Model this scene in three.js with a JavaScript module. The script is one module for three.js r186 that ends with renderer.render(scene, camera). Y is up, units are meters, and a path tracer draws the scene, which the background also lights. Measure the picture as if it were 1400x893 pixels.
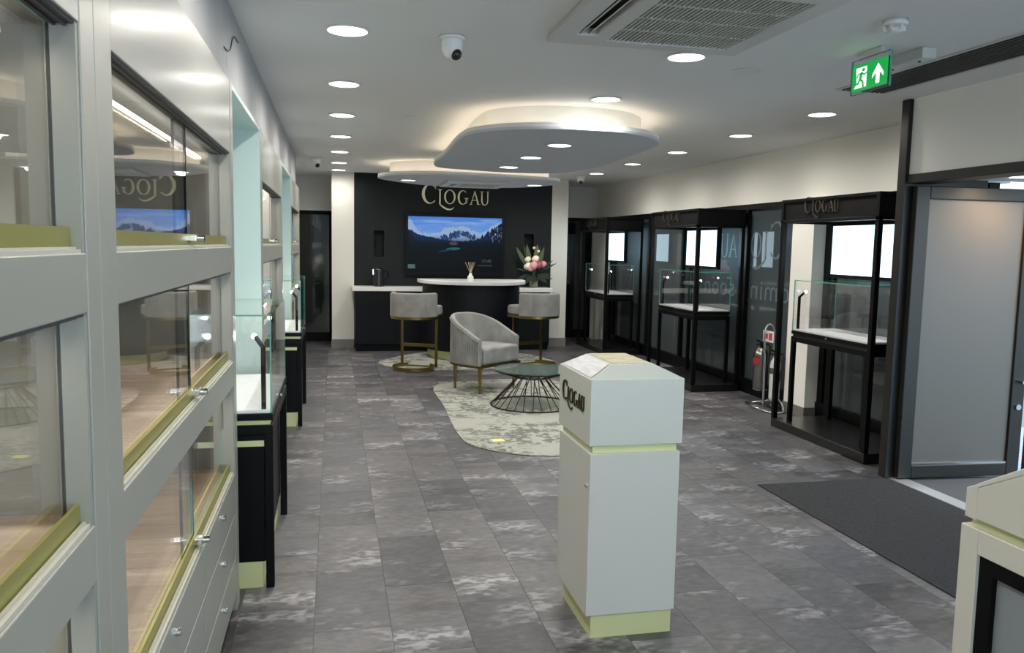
import * as THREE from 'three';
import { RoundedBoxGeometry } from 'three/addons/geometries/RoundedBoxGeometry.js';
import { mergeGeometries } from 'three/addons/utils/BufferGeometryUtils.js';
import { FontLoader } from 'three/addons/loaders/FontLoader.js';
import { TextGeometry } from 'three/addons/geometries/TextGeometry.js';
import { RectAreaLightUniformsLib } from 'three/addons/lights/RectAreaLightUniformsLib.js';

// ---------------------------------------------------------------- camera, sky, exposure
RectAreaLightUniformsLib.init();
const scene = new THREE.Scene();
const renderer = new THREE.WebGLRenderer({ antialias: true });
renderer.toneMapping = THREE.LinearToneMapping;
renderer.toneMappingExposure = 1.56;
renderer.shadowMap.enabled = true;
const camera = new THREE.PerspectiveCamera(44.35, 1400 / 893, 0.05, 200);
camera.matrixAutoUpdate = false;
camera.matrix.makeBasis(
  new THREE.Vector3(0.97623, 0.0192142, 0.215883),
  new THREE.Vector3(0.0029123, 0.9948098, -0.1017104),
  new THREE.Vector3(-0.2167169, 0.0999215, 0.9711074));
camera.matrix.setPosition(0, 1.55, 0);
camera.matrix.decompose(camera.position, camera.quaternion, camera.scale);
camera.matrixAutoUpdate = true;
camera.updateMatrixWorld(true);
scene.background = new THREE.Color().setRGB(2.35, 3.05, 3.65);   // even overcast daylight
const DOWN = 3.7, COVE = 3.4, LED = 30;                           // lamp strengths
const CEIL = 2.57;

// ---------------------------------------------------------------- helpers
let seed = 7;
const rnd = () => { seed = (seed * 1664525 + 1013904223) >>> 0; return seed / 4294967296; };
const rr = (a, b) => a + (b - a) * rnd();
const lin = (r, g, b) => new THREE.Color().setRGB(r, g, b);
const taken = {};
function numbered(n) { const k = taken[n] = (taken[n] ?? -1) + 1; return k ? n + '_' + String(k).padStart(3, '0') : n; }
function setUD(o, label, category, group, kind) {
  if (label) o.userData.label = label;
  if (category) o.userData.category = category;
  if (group) o.userData.group = group;
  if (kind) o.userData.kind = kind;
  return o;
}
function thing(name, label, category, pos = [0, 0, 0], turn = 0, group, kind) {
  const o = new THREE.Group(); o.name = numbered(name); o.position.set(...pos); o.rotation.y = turn;
  scene.add(o); return setUD(o, label, category, group, kind);
}
function part(parent, name, geo, mat, label) {
  const g = Array.isArray(geo) ? mergeGeometries(geo.map(x => { const y = x.index ? x.toNonIndexed() : x; for (const k of Object.keys(y.attributes)) if (!['position', 'normal', 'uv'].includes(k)) y.deleteAttribute(k); return y; })) : geo;
  const m = new THREE.Mesh(g, mat); m.name = name; m.castShadow = m.receiveShadow = true;
  parent.add(m); if (label) m.userData.label = label; return m;
}
function single(name, geo, mat, label, category, group, kind) {
  const m = part(scene, numbered(name), geo, mat); return setUD(m, label, category, group, kind);
}
function struct(name, geo, mat, label) { const m = part(scene, numbered(name), geo, mat); return setUD(m, label, null, null, 'structure'); }
function triUV(g) {   // uv in metres from the face's own plane
  if (g.index) g = g.toNonIndexed();
  const p = g.attributes.position, n = g.attributes.normal, uv = new Float32Array(p.count * 2);
  for (let i = 0; i < p.count; i++) {
    const ax = Math.abs(n.getX(i)), ay = Math.abs(n.getY(i)), az = Math.abs(n.getZ(i)), x = p.getX(i), y = p.getY(i), z = p.getZ(i);
    if (ay >= ax && ay >= az) { uv[2 * i] = x; uv[2 * i + 1] = z; } else if (ax >= az) { uv[2 * i] = z; uv[2 * i + 1] = y; } else { uv[2 * i] = x; uv[2 * i + 1] = y; }
  }
  g.setAttribute('uv', new THREE.BufferAttribute(uv, 2)); return g;
}
// box from min/max corners
const bx = (x0, x1, y0, y1, z0, z1) => { const g = new THREE.BoxGeometry(Math.abs(x1 - x0), Math.abs(y1 - y0), Math.abs(z1 - z0)); g.translate((x0 + x1) / 2, (y0 + y1) / 2, (z0 + z1) / 2); return triUV(g); };
const rb = (x0, x1, y0, y1, z0, z1, r = .004, s = 2) => { const w = Math.abs(x1 - x0), h = Math.abs(y1 - y0), d = Math.abs(z1 - z0); const g = new RoundedBoxGeometry(w, h, d, s, Math.min(r, w / 2.1, h / 2.1, d / 2.1)); g.translate((x0 + x1) / 2, (y0 + y1) / 2, (z0 + z1) / 2); return triUV(g); };
const cyl = (r0, r1, h, x, y, z, n = 24) => { const g = new THREE.CylinderGeometry(r0, r1, h, n); g.translate(x, y, z); return g; };
const lathe = (pts, n = 32) => new THREE.LatheGeometry(pts.map(p => new THREE.Vector2(...p)), n);
function tube(pts, r, seg = 24, rad = 8, closed = false) { return new THREE.TubeGeometry(new THREE.CatmullRomCurve3(pts.map(p => new THREE.Vector3(...p)), closed, 'centripetal'), seg, r, rad, closed); }
function bar(a, b, r, n = 8, r2) {
  const A = new THREE.Vector3(...a), B = new THREE.Vector3(...b), d = B.clone().sub(A), g = new THREE.CylinderGeometry(r2 ?? r, r, d.length(), n);
  g.applyQuaternion(new THREE.Quaternion().setFromUnitVectors(new THREE.Vector3(0, 1, 0), d.clone().normalize())); g.translate(...A.add(B).multiplyScalar(.5).toArray()); return g;
}
const turnY = (g, a) => { g.rotateY(a); return g; };
const at = (g, x, y, z) => { g.translate(x, y, z); return g; };

// ---------------------------------------------------------------- textures
function hash(x, y, s) { let h = (x * 374761393 + y * 668265263 + s * 1442695041) | 0; h = Math.imul(h ^ (h >>> 13), 1274126177); return ((h ^ (h >>> 16)) >>> 0) / 4294967296; }
function vnoise(x, y, per, s) {
  const xi = Math.floor(x), yi = Math.floor(y), fx = x - xi, fy = y - yi, u = fx * fx * (3 - 2 * fx), v = fy * fy * (3 - 2 * fy), m = a => ((a % per) + per) % per;
  const a = hash(m(xi), m(yi), s), b = hash(m(xi + 1), m(yi), s), c = hash(m(xi), m(yi + 1), s), d = hash(m(xi + 1), m(yi + 1), s);
  return a + (b - a) * u + (c - a) * v + (a - b - c + d) * u * v;
}
function fbm(u, v, per, oct, s) { let t = 0, a = .5, n = 0; for (let o = 0; o < oct; o++) { t += a * vnoise(u * per, v * per, per, s + o); n += a; a *= .5; per *= 2; } return t / n; }
function tex(size, fn, metres, srgb = true) {
  const d = new Uint8Array(size * size * 4);
  for (let y = 0; y < size; y++) for (let x = 0; x < size; x++) {
    const c = fn(x / size, y / size, x, y), i = (y * size + x) * 4;
    d[i] = Math.max(0, Math.min(255, c[0])); d[i + 1] = Math.max(0, Math.min(255, c[1])); d[i + 2] = Math.max(0, Math.min(255, c[2])); d[i + 3] = 255;
  }
  const t = new THREE.DataTexture(d, size, size); t.wrapS = t.wrapT = THREE.RepeatWrapping; t.magFilter = THREE.LinearFilter; t.minFilter = THREE.LinearMipmapLinearFilter; t.generateMipmaps = true;
  if (srgb) t.colorSpace = THREE.SRGBColorSpace; t.repeat.set(1 / metres, 1 / metres); t.needsUpdate = true; return t;
}
const sm = (a, b, x) => { const t = Math.max(0, Math.min(1, (x - a) / (b - a))); return t * t * (3 - 2 * t); };
const stoneTex = tex(1024, (u, v, x, y) => {
  const c = fbm(u, v * 2, 4, 5, 11), w = fbm(u, v, 3, 3, 71), f = fbm(u, v * 2, 40, 4, 31), p = fbm(u, v * 2, 6, 4, 51), t = fbm(u, v, 4, 3, 91) - .5;
  const pale = sm(.44, .72, p) * sm(.3, .7, f), dark = sm(.48, .74, c);
  const sp = (hash(x, y, 3) - .5) * 12 + 40 * (f - .5), g = 93 + 40 * (w - .5) - 26 * dark + 54 * pale + sp;
  return [g + 5 * t, g, g - 4 * t + 3];
}, 1.5);
const stoneBump = tex(512, (u, v) => { const g = 128 + 90 * (fbm(u, v, 24, 4, 5) - .5); return [g, g, g]; }, .6, false);
const plasterBump = tex(512, (u, v) => { const g = 128 + 120 * (fbm(u, v, 60, 3, 15) - .5); return [g, g, g]; }, .8, false);
const scuffTex = tex(512, (u, v) => { const a = fbm(u, v, 5, 5, 41), b = fbm(u, v, 22, 3, 43); const g = 172 + 20 * (a - .5) - 46 * sm(.6, .78, a) * sm(.4, .65, b); return [g, g, g + 2]; }, 1.3);
const matTex = tex(512, (u, v, x, y) => { const a = hash(x, y, 9), b = fbm(u, v, 128, 2, 19), g = 34 + 34 * (b - .5) + 26 * (a - .5); return [g, g + 1, g + 4]; }, .8);
const matBump = tex(512, (u, v, x, y) => { const g = 255 * (0.5 * hash(x, y, 9) + .5 * vnoise(u * 128, v * 128, 128, 4)); return [g, g, g]; }, .8, false);
const rugTex = tex(1024, (u, v, x, y) => {
  const a = fbm(u, v, 5, 4, 61), b = fbm(u, v, 56, 4, 63), c = fbm(u, v, 16, 3, 65);
  const k = sm(.44, .6, b * .6 + c * .4) * sm(.32, .6, a), n = (hash(x, y, 5) - .5) * 26;
  return [157 - 54 * k + n, 158 - 53 * k + n, 149 - 50 * k + n];
}, 1.8);
const fuzzBump = tex(512, (u, v, x, y) => { const g = 255 * hash(x, y, 21); return [g, g, g]; }, .5, false);
const woodTex = tex(1024, (u, v, x, y) => {
  const row = Math.floor(v * 8), l = hash(row, 2, 8), g = fbm(u * .35 + row * .37, v * 3.1, 8, 4, 81), f = fbm(u * .2, v * 12, 16, 3, 83);
  const edge = (v * 8 - row) < .02 ? -26 : 0, m = 176 + 34 * (l - .5) + 46 * (g - .5) + 24 * (f - .5) + edge;
  return [m + 8, m - 9, m - 28];
}, 1.0);
const velvetTex = tex(512, (u, v) => { const a = fbm(u, v, 6, 4, 17), g = 150 + 46 * (a - .5); return [g, g - 1, g - 4]; }, .7);
const marbleTex = tex(512, (u, v) => { const a = fbm(u, v, 6, 5, 27), r = Math.abs(a - .5) * 2, g = 224 - 14 * (1 - sm(0, .25, r)); return [g, g, g + 4]; }, .4);
const travTex = tex(512, (u, v) => { const a = fbm(u, v * 3, 8, 4, 37), b = fbm(u, v, 50, 2, 39), g = 178 + 44 * (a - .5) + 26 * (b - .5); return [g + 8, g, g - 34]; }, .35);

// ---------------------------------------------------------------- materials
const std = (color, roughness, o = {}) => new THREE.MeshStandardMaterial({ color, roughness, ...o });
const phys = (color, roughness, o = {}) => new THREE.MeshPhysicalMaterial({ color, roughness, ...o });
const M = {
  ceiling: std('#e4e5e4', .85, { bumpMap: plasterBump, bumpScale: .0006 }),
  wall: std('#f1eee6', .8, { bumpMap: plasterBump, bumpScale: .0006 }),
  wallGrey: std('#d2d1cb', .8, { bumpMap: plasterBump, bumpScale: .0006 }),
  scuffed: std('#ffffff', .7, { map: scuffTex, bumpMap: plasterBump, bumpScale: .0015 }),
  slab: std('#3c3b3d', .8),
  pillar: std('#d6d4cb', .8, { bumpMap: plasterBump, bumpScale: .0006 }),
  skirting: std('#77756e', .55),
  cabinet: phys('#8d8e86', .38, { clearcoat: .25, clearcoatRoughness: .3 }),
  cabinetTop: phys('#8f908a', .38, { specularIntensity: .5, clearcoat: .2, clearcoatRoughness: .2 }),
  interior: std('#8d877f', .6),
  sill: std('#aeaca0', .45),
  mint: phys('#bfd2ce', .35, { clearcoat: .3, clearcoatRoughness: .2 }),
  brass: std('#d3d6a0', .4, { metalness: .3 }), brassOlive: std('#9a9653', .36, { metalness: .55 }),
  gold: std('#917f48', .28, { metalness: 1 }),
  goldLetter: std('#d9cda4', .4, { metalness: .5 }), bronzeLetter: std('#4d463a', .45, { metalness: .5 }), raftPlate: std('#bcc0c8', .8),
  chrome: std('#d8dadc', .14, { metalness: 1 }),
  black: phys('#050607', .45, { specularIntensity: .35 }),
  blackGloss: phys('#050607', .4, { clearcoat: .35, clearcoatRoughness: .15 }),
  blackMatt: phys('#08090a', .65, { specularIntensity: .35 }),
  darkFrame: std('#242320', .42, { metalness: .3 }),
  feature: phys('#161a1d', .62, { specularIntensity: .5, bumpMap: plasterBump, bumpScale: .0004 }),
  counter: phys('#090c10', .45, { specularIntensity: .4 }),
  worktop: phys('#d9d8d4', .3, { clearcoat: .2 }),
  board: std('#e8e9e8', .5),
  glass: phys('#ffffff', .01, { transmission: 1, thickness: 0, ior: 1.5 }),
  glassEdge: phys('#5fa898', .12, { clearcoat: 1 }),
  smoked: phys('#11191b', .08, { clearcoat: 1, clearcoatRoughness: .03 }),
  film: phys('#333e42', .9, { clearcoat: 1, clearcoatRoughness: .015, transmission: .12, thickness: 0 }),
  vinyl: std('#5a676b', .6),
  frost: phys('#57524b', .5, { clearcoat: .35, clearcoatRoughness: .3 }),
  tableGlass: phys('#7fa59b', .03, { transmission: .75, thickness: 0, clearcoat: 1 }),
  velvet: phys('#dfe0df', .85, { map: velvetTex, sheen: .6, sheenRoughness: .5, sheenColor: lin(.5, .5, .5) }),
  white: std('#e3e3e0', .5),
  whiteGloss: phys('#e8e8e6', .3, { clearcoat: .4 }),
  plinth: phys('#bfc2bb', .4, { clearcoat: .25, clearcoatRoughness: .3 }),
  cream: phys('#d8d6ca', .42, { clearcoat: .2, clearcoatRoughness: .3 }),
  letterDark: std('#4a452f', .35, { metalness: .7 }),
  marble: std('#ffffff', .35, { map: marbleTex }),
  travertine: std('#ffffff', .55, { map: travTex }),
  mat: std('#ffffff', .95, { map: matTex, bumpMap: matBump, bumpScale: .004 }),
  rug: std('#ffffff', .95, { map: rugTex, bumpMap: fuzzBump, bumpScale: .002 }),
  wood: std('#ffffff', .45, { map: woodTex }),
  copperWire: std('#3a2b25', .4, { metalness: .8 }),
  plastic: std('#c9cbc8', .45),
  plasticDark: std('#3b3d3e', .5),
  grille: std('#c3c5c0', .5),
  void: std('#0a0a0b', .9),
  led: std('#ffffff', .5, { emissive: lin(3.2, 3.2, 3.1), color: '#ffffff' }),
  ledWarm: std('#ffffff', .5, { emissive: lin(2.4, 2.1, 1.6) }),
  ledStrip: std('#ffffff', .5, { emissive: lin(2.6, 2.5, 2.3) }),
  spotHead: std('#ffffff', .5, { emissive: lin(5, 5, 4.8) }),
  screenWhite: std('#ffffff', .5, { emissive: lin(.62, .95, 1.1) }),
  note: std('#cdd07a', .8),
  red: std('#a8242c', .5), signRed: std('#c23a40', .6),
  steel: std('#918e8a', .22, { metalness: 1 }),
  rubber: std('#17181a', .8),
  leaf: std('#3f5230', .6), leafDark: std('#1f3022', .6), leafPale: std('#5b6a3c', .6),
  rosePink: std('#d79a9c', .75), roseDeep: std('#a34d58', .75), roseCream: std('#ece3cf', .75),
  stem: std('#5d7137', .6), reed: std('#c9b89a', .8),
  paving: std('#55565a', .8), brickA: std('#a795a0', .85), brickB: std('#8f9bb0', .85), brickC: std('#b8aeb2', .85),
  street: std('#6d6e72', .9), render: std('#cdcac2', .85), paneDark: phys('#2b353c', .1, { clearcoat: 1 }),
};
M.glassBox = [M.glass, M.glassEdge];
// a glass pane as a thin box: the two broad faces clear, the narrow edges green
function pane(x0, x1, y0, y1, z0, z1) {
  const g = new THREE.BoxGeometry(x1 - x0, y1 - y0, z1 - z0); g.translate((x0 + x1) / 2, (y0 + y1) / 2, (z0 + z1) / 2);
  const d = [x1 - x0, y1 - y0, z1 - z0], thin = d.indexOf(Math.min(...d));
  g.groups.forEach((gr, i) => { gr.materialIndex = (i >> 1) === thin ? 0 : 1; });
  return g;
}
const tileMats = ['#e6e4e6', '#cdccd0', '#f4f1ef', '#d8d5d4', '#bdbcc0'].map(c => std(c, .46, { map: stoneTex, bumpMap: stoneBump, bumpScale: .0007 }));

// ---------------------------------------------------------------- floor with its tiles
{
  const fl = new THREE.Group(); fl.name = 'floor'; scene.add(fl); setUD(fl, 'grey mottled stone effect tile floor', null, null, 'structure');
  part(fl, 'slab', bx(-1.1, 4.5, -.2, -.004, -13.6, 3.2), M.slab);
  const W = .3065, L = .6126, X0 = -.083, tiles = [];
  for (let i = -4; i < 16; i++) for (let k = -6; k < 24; k++) {
    const x0 = X0 + i * W, z1 = 3 - (k + 6) * L + (((i + 8) * 0.37) % 1) * L;
    let a = Math.max(x0, -.9), b = Math.min(x0 + W, z1 > -4.72 ? 3.74 : 4.5), c = Math.max(z1 - L, -13.5), d = Math.min(z1, 3.1);
    if (a < b - .01 && c < d - .01) tiles.push([a, b, c, d]);
  }
  const rest = [];
  for (const [a, b, c, d] of tiles) {
    const g = new THREE.BoxGeometry(b - a - .0016, .004, d - c - .0016); g.translate((a + b) / 2, -.002, (c + d) / 2); const h = triUV(g);
    const uv = h.attributes.uv, ou = rnd() * 3, ov = rnd() * 3; for (let i = 0; i < uv.count; i++) uv.setXY(i, uv.getX(i) + ou, uv.getY(i) + ov);
    const seen = d < -2.2 && b > -.42 && (c > -12.1 || b < .05 || a > 3.5) && !(c < -11.7 && a > .2 && b < 3.2);
    if (seen) part(fl, 'tile', h, tileMats[Math.floor(rnd() * 5)]); else rest.push(h);
  }
  const r = part(fl, 'tile_field', rest, tileMats[0]); r.userData.kind = 'stuff';
  console.log('tiles', fl.children.length - 2, rest.length);
}
// ---------------------------------------------------------------- shell of the room
struct('ceiling', bx(-1.1, 4.6, CEIL, CEIL + .15, -13.6, 3.2), M.ceiling, 'plain pale grey plasterboard ceiling');
struct('wall_left', bx(-1.1, -.9, -.004, CEIL, -13.6, 3.2), M.wallGrey, 'wall behind the left display cabinets');
{ // wall behind the rear doors, with openings
  const w = new THREE.Group(); w.name = 'wall_back'; scene.add(w); setUD(w, 'pale rear wall above and beside the dark doors', null, null, 'structure');
  part(w, 'left_return', [bx(-.9, 0, 2.04, CEIL, -13.1, -12.9), bx(-.9, -.56, 0, 2.04, -13.1, -12.9)], M.wallGrey);
  part(w, 'right_return', [bx(3.4, 4.4, 2.05, CEIL, -13.4, -13.2), bx(4.32, 4.5, 0, 2.05, -13.4, -13.2)], M.wallGrey);
  part(w, 'skirting', bx(-.9, -.56, 0, .12, -12.9, -12.885), M.skirting);
}
struct('wall_front', [bx(-1.1, 4.6, 0, .3, 3.1, 3.2), bx(-1.1, 4.6, 2.3, CEIL, 3.1, 3.2), bx(-1.1, .4, .3, 2.3, 3.1, 3.2), bx(3.5, 4.6, .3, 2.3, 3.1, 3.2)], M.wall, 'wall behind the viewer with a wide shop window');
{
  const w = new THREE.Group(); w.name = 'window_1'; scene.add(w); setUD(w, 'wide clear shop window behind the viewer', null, null, 'structure');
  part(w, 'pane', pane(.4, 3.5, .3, 2.3, 3.14, 3.15), M.glassBox);
}
struct('wall_right', [bx(4.4, 4.58, 2.05, CEIL, -13.4, -4.75), bx(3.78, 4.58, 2.06, CEIL, -4.83, -4.75)], M.wall, 'cream upper wall above the shopfront glazing');
// dark charcoal feature wall with two niches
{
  const s = new THREE.Shape([[.29, 0], [3.27, 0], [3.27, CEIL], [.29, CEIL]].map(p => new THREE.Vector2(...p)));
  for (const [x0, x1] of [[.572, .722], [2.845, 2.995]]) s.holes.push(new THREE.Path([[x0, 1.355], [x0, 1.74], [x1, 1.74], [x1, 1.355]].map(p => new THREE.Vector2(...p))));
  const g = new THREE.ExtrudeGeometry(s, { depth: .14, bevelEnabled: false }); g.translate(0, 0, -12.14);
  const w = new THREE.Group(); w.name = 'wall_feature'; scene.add(w); setUD(w, 'charcoal feature wall with two narrow niches behind the bar', null, null, 'structure');
  part(w, 'wall_face', triUV(g), M.feature);
  part(w, 'niche_back', bx(.4, 3.15, 1.3, 1.8, -12.17, -12.14), M.feature);
}
{
  const mk = (n, x0, x1, label) => { const w = new THREE.Group(); w.name = n; scene.add(w); setUD(w, label, null, null, 'structure'); part(w, 'pillar_body', bx(x0, x1, 0, CEIL, -13.4, -12.0), M.pillar); part(w, 'skirting', bx(x0 - .008, x1 + (x0 < 1 ? 0 : .008), 0, .135, -13.4, -11.988), M.skirting); };
  mk('wall_pillar', -.03, .288, 'white pillar left of the charcoal feature wall');
  mk('wall_pillar_001', 3.272, 3.53, 'white pillar right of the charcoal feature wall');
}
// pillars that stand against the shopfront
struct('wall_pillar_002', bx(4.28, 4.405, 0, 2.05, -6.95, -6.6), M.wall, 'white pillar behind the display frame beside the entrance');
struct('trim_1', bx(4.272, 4.42, 0, .1, -6.96, -6.592), M.skirting, 'grey skirting of the pillar beside the entrance');
struct('wall_pillar_003', bx(4.28, 4.405, 0, 2.05, -13.0, -12.4), M.wall, 'white pillar behind the rearmost display frame');
// rear doors
function darkDoor(name, x0, x1, z, top, label, splits) {
  const d = new THREE.Group(); d.name = name; scene.add(d); setUD(d, label, null, null, 'structure');
  part(d, 'frame', [bx(x0, x0 + .04, 0, top, z - .06, z), bx(x1 - .04, x1, 0, top, z - .06, z), bx(x0, x1, top - .06, top, z - .06, z), bx(x0, x1, 0, .14, z - .06, z)], M.blackMatt);
  part(d, 'backing', bx(x0, x1, 0, top, z - .075, z - .06), M.void);
  const xs = [x0 + .04, ...splits, x1 - .04];
  for (let i = 0; i + 1 < xs.length; i++) part(d, 'pane', bx(xs[i] + .003, xs[i + 1] - .003, .14, top - .06, z - .045, z - .02), M.smoked);
}
darkDoor('door_1', -.56, -.03, -12.9, 2.04, 'dark smoked glass door left of the white pillar', []);
darkDoor('door_2', 3.53, 4.32, -13.2, 2.05, 'dark smoked glass double door right of the white pillar', [3.95]);

// ---------------------------------------------------------------- shopfront along the right side
{
  const f = new THREE.Group(); f.name = 'window_2'; scene.add(f); setUD(f, 'shopfront of frosted glass in black mullions', null, null, 'structure');
  const ms = [-4.83, -6.55, -8.06, -9.7, -10.84, -12.3, -13.2];
  part(f, 'top_rail', rb(4.41, 4.5, 1.99, 2.05, -13.2, -4.75), M.black);
  part(f, 'bottom_rail', rb(4.39, 4.5, 0, .155, -13.2, -4.75), M.black);
  ms.forEach(z => part(f, 'mullion', rb(4.4, 4.49, .155, 1.99, z - .03, z + .03), M.black));
  for (let i = 0; i + 1 < ms.length; i++) part(f, 'pane', bx(4.445, 4.457, .155, 1.99, ms[i + 1] + .03, ms[i] - .03), M.film);
}
// entrance: full-height post, bulkhead, lobby
struct('door_frame_post', rb(3.72, 3.79, 0, CEIL, -4.8, -4.725), M.darkFrame, 'dark bronze post from floor to ceiling at the entrance');
struct('wall_bulkhead', bx(3.75, 3.9, 2.075, CEIL, -4.725, 3.1), M.wall, 'pale bulkhead above the entrance');
struct('trim_2', rb(3.735, 3.92, 2.015, 2.075, -4.725, 3.1), M.darkFrame, 'dark bronze head rail above the entrance');
struct('ceiling_lobby', bx(3.92, 4.75, 2.06, 2.2, -4.75, -3.5), M.ceiling, 'low ceiling of the entrance lobby');
struct('trim_3', bx(3.745, 3.86, -.004, .004, -4.72, -3.6), std('#c4c4c2', .3, { metalness: .5 }), 'pale metal threshold strip at the entrance');
{
  const s = new THREE.Group(); s.name = 'window_3'; scene.add(s); setUD(s, 'glazed return between entrance lobby and shop', null, null, 'structure');
  part(s, 'frame', [bx(3.79, 4.4, 0, .12, -4.8, -4.75), bx(3.79, 4.4, 1.98, 2.06, -4.8, -4.75)], M.darkFrame);
  part(s, 'pane', bx(3.79, 4.4, .12, 1.98, -4.782, -4.77), M.film);
}
{
  const s = new THREE.Group(); s.name = 'window_4'; scene.add(s); setUD(s, 'clear shop window between the entrance and the front wall', null, null, 'structure');
  part(s, 'frame', [bx(3.75, 3.83, 0, 2.02, -3.66, -3.58), bx(3.75, 3.83, 0, .3, -3.58, 3.1), bx(3.75, 3.83, .3, 2.02, -.4, -.33)], M.darkFrame);
  part(s, 'pane', pane(3.785, 3.795, .3, 2.02, -3.58, -.4), M.glassBox); part(s, 'pane', pane(3.785, 3.795, .3, 2.02, -.33, 3.1), M.glassBox);
}
// the entrance door, standing open into the lobby
{
  const d = new THREE.Group(); d.name = 'door_3'; d.position.set(3.775, 0, -4.69); d.rotation.y = -.06; scene.add(d);
  setUD(d, 'open entrance door with bronze frame and frosted glass', null, null, 'structure');
  const w = .93;
  part(d, 'stile', rb(0, .1, .012, 2.0, -.025, .025, .006), M.darkFrame); part(d, 'stile', rb(w - .1, w, .012, 2.0, -.025, .025, .006), M.darkFrame);
  part(d, 'rail', rb(.1, w - .1, 1.915, 2.0, -.025, .025, .006), M.darkFrame); part(d, 'rail', rb(.1, w - .1, .012, .1, -.025, .025, .006), M.darkFrame);
  part(d, 'pane', bx(.1, w - .1, .1, 1.915, -.006, .006), M.frost);
  part(d, 'glazing_bead', bx(.1, w - .1, .1, .112, .006, .02), M.chrome);
  part(d, 'handle', [bar([w - .05, .68, .02], [w - .05, .68, .07], .012), bar([w - .05, .68, .065], [w + .05, .68, .065], .01)], M.chrome);
  part(d, 'lock', turnY(at(new THREE.CylinderGeometry(.02, .02, .02, 16).rotateX(Math.PI / 2), w - .05, .5, .03), 0), M.chrome);
}
// ---------------------------------------------------------------- outside
struct('ground_lobby', bx(3.86, 4.62, -.1, -.004, -4.75, -3.5), M.paving, 'grey paved lobby floor outside the threshold');
{
  const p = new THREE.Group(); p.name = 'ground_pavement'; scene.add(p); setUD(p, 'brick paved street outside the entrance', null, null, 'structure');
  part(p, 'ground_base', bx(4.5, 14, -.2, -.05, -22, 6), M.street);
  const g = [bx(-.098, .098, 0, .03, -.048, .048)];
  const rest = [];
  for (let i = 0; i < 26; i++) for (let k = 0; k < 40; k++) {
    const x = 4.75 + k * .2 + (i % 2) * .1, z = -4.2 - i * .1;
    if (x > 4.75 + (-4.0 - z) * .1 && x < 6.2 && z < -4.4) { const m = part(p, 'brick', g[0], [M.brickA, M.brickB, M.brickC][Math.floor(rnd() * 3)]); m.position.set(x, -.05, z); }
  }
}
{
  const b = thing('street_building', 'pale rendered building across the street', 'building', [11, -.05, -9]);
  part(b, 'wall', bx(0, 1, 0, 7, -12, 12), M.render);
  for (let i = 0; i < 8; i++) for (const y of [.4, 3.6]) { const w = part(b, 'window', bx(-.03, .05, y, y + 1.9, -11 + i * 2.9, -9.2 + i * 2.9), M.paneDark); part(w, 'window_frame', [bx(-.06, .02, y + .9, y + .98, -11 + i * 2.9, -9.2 + i * 2.9), bx(-.06, .02, y, y + 1.9, -10.14 + i * 2.9, -10.06 + i * 2.9)], M.white); }
}

// ---------------------------------------------------------------- lamps in the ceiling
const spotUnder = (x, y, z, I, color = 0xfdf8ef, angle = 1.555) => {
  const l = new THREE.SpotLight(color, I, 0, angle, 1, 2); l.position.set(x, y, z); l.target.position.set(x, y - 1, z); l.castShadow = true; l.shadow.radius = 2; l.name = 'downlight_beam';
  scene.add(l, l.target); l.target.name = 'aim';
};
const ringG = lathe([[.094, 0], [.106, -.001], [.109, -.006], [.106, -.01], [.096, -.009], [.094, 0]], 40), lensG = (() => { const g = new THREE.CircleGeometry(.096, 40); g.rotateX(Math.PI / 2); g.translate(0, -.006, 0); return g; })();
function downlight(x, y, z, label, group, I = DOWN, color) {
  const t = thing('downlight', label, 'downlight', [x, y, z], 0, group);
  part(t, 'trim_ring', ringG, M.whiteGloss); part(t, 'lens', lensG, M.led);
  spotUnder(x, y - .012, z, I, color);
}
const LZ = [-4.06, -5.4, -6.7, -8.02, -9.35, -10.62, -11.66];
const ORD = ['first', 'second', 'third', 'fourth', 'fifth', 'sixth', 'seventh', 'eighth', 'ninth', 'tenth'];
[...LZ].reverse().concat([-2.72, -1.39, .6]).forEach((z, i) => downlight(.067, CEIL, z, 'round downlight in the row along the cabinets, ' + ORD[i] + ' from the left white pillar', 'downlights along the cabinets', i ? DOWN : DOWN * .5));
downlight(1.83, CEIL, -4.08, 'round recessed downlight next to the ceiling air conditioner');
downlight(1.83, CEIL, -5.37, 'round recessed downlight just before the curved ceiling raft');
downlight(1.83, CEIL, -1.4, 'round recessed downlight above the cream display plinth'); downlight(1.83, CEIL, .6, 'round recessed downlight towards the front shop window');
[-5.44, -6.66, -8.02, -9.32, -10.69].forEach((z, i) => downlight(3.54, CEIL, z, 'round downlight in the row along the shopfront, ' + ORD[i] + ' from the entrance', 'downlights along the shopfront'));
downlight(4.33, 2.06, -4.37, 'round recessed downlight in the low lobby ceiling', null, 3, 0xffd9a8);

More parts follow.
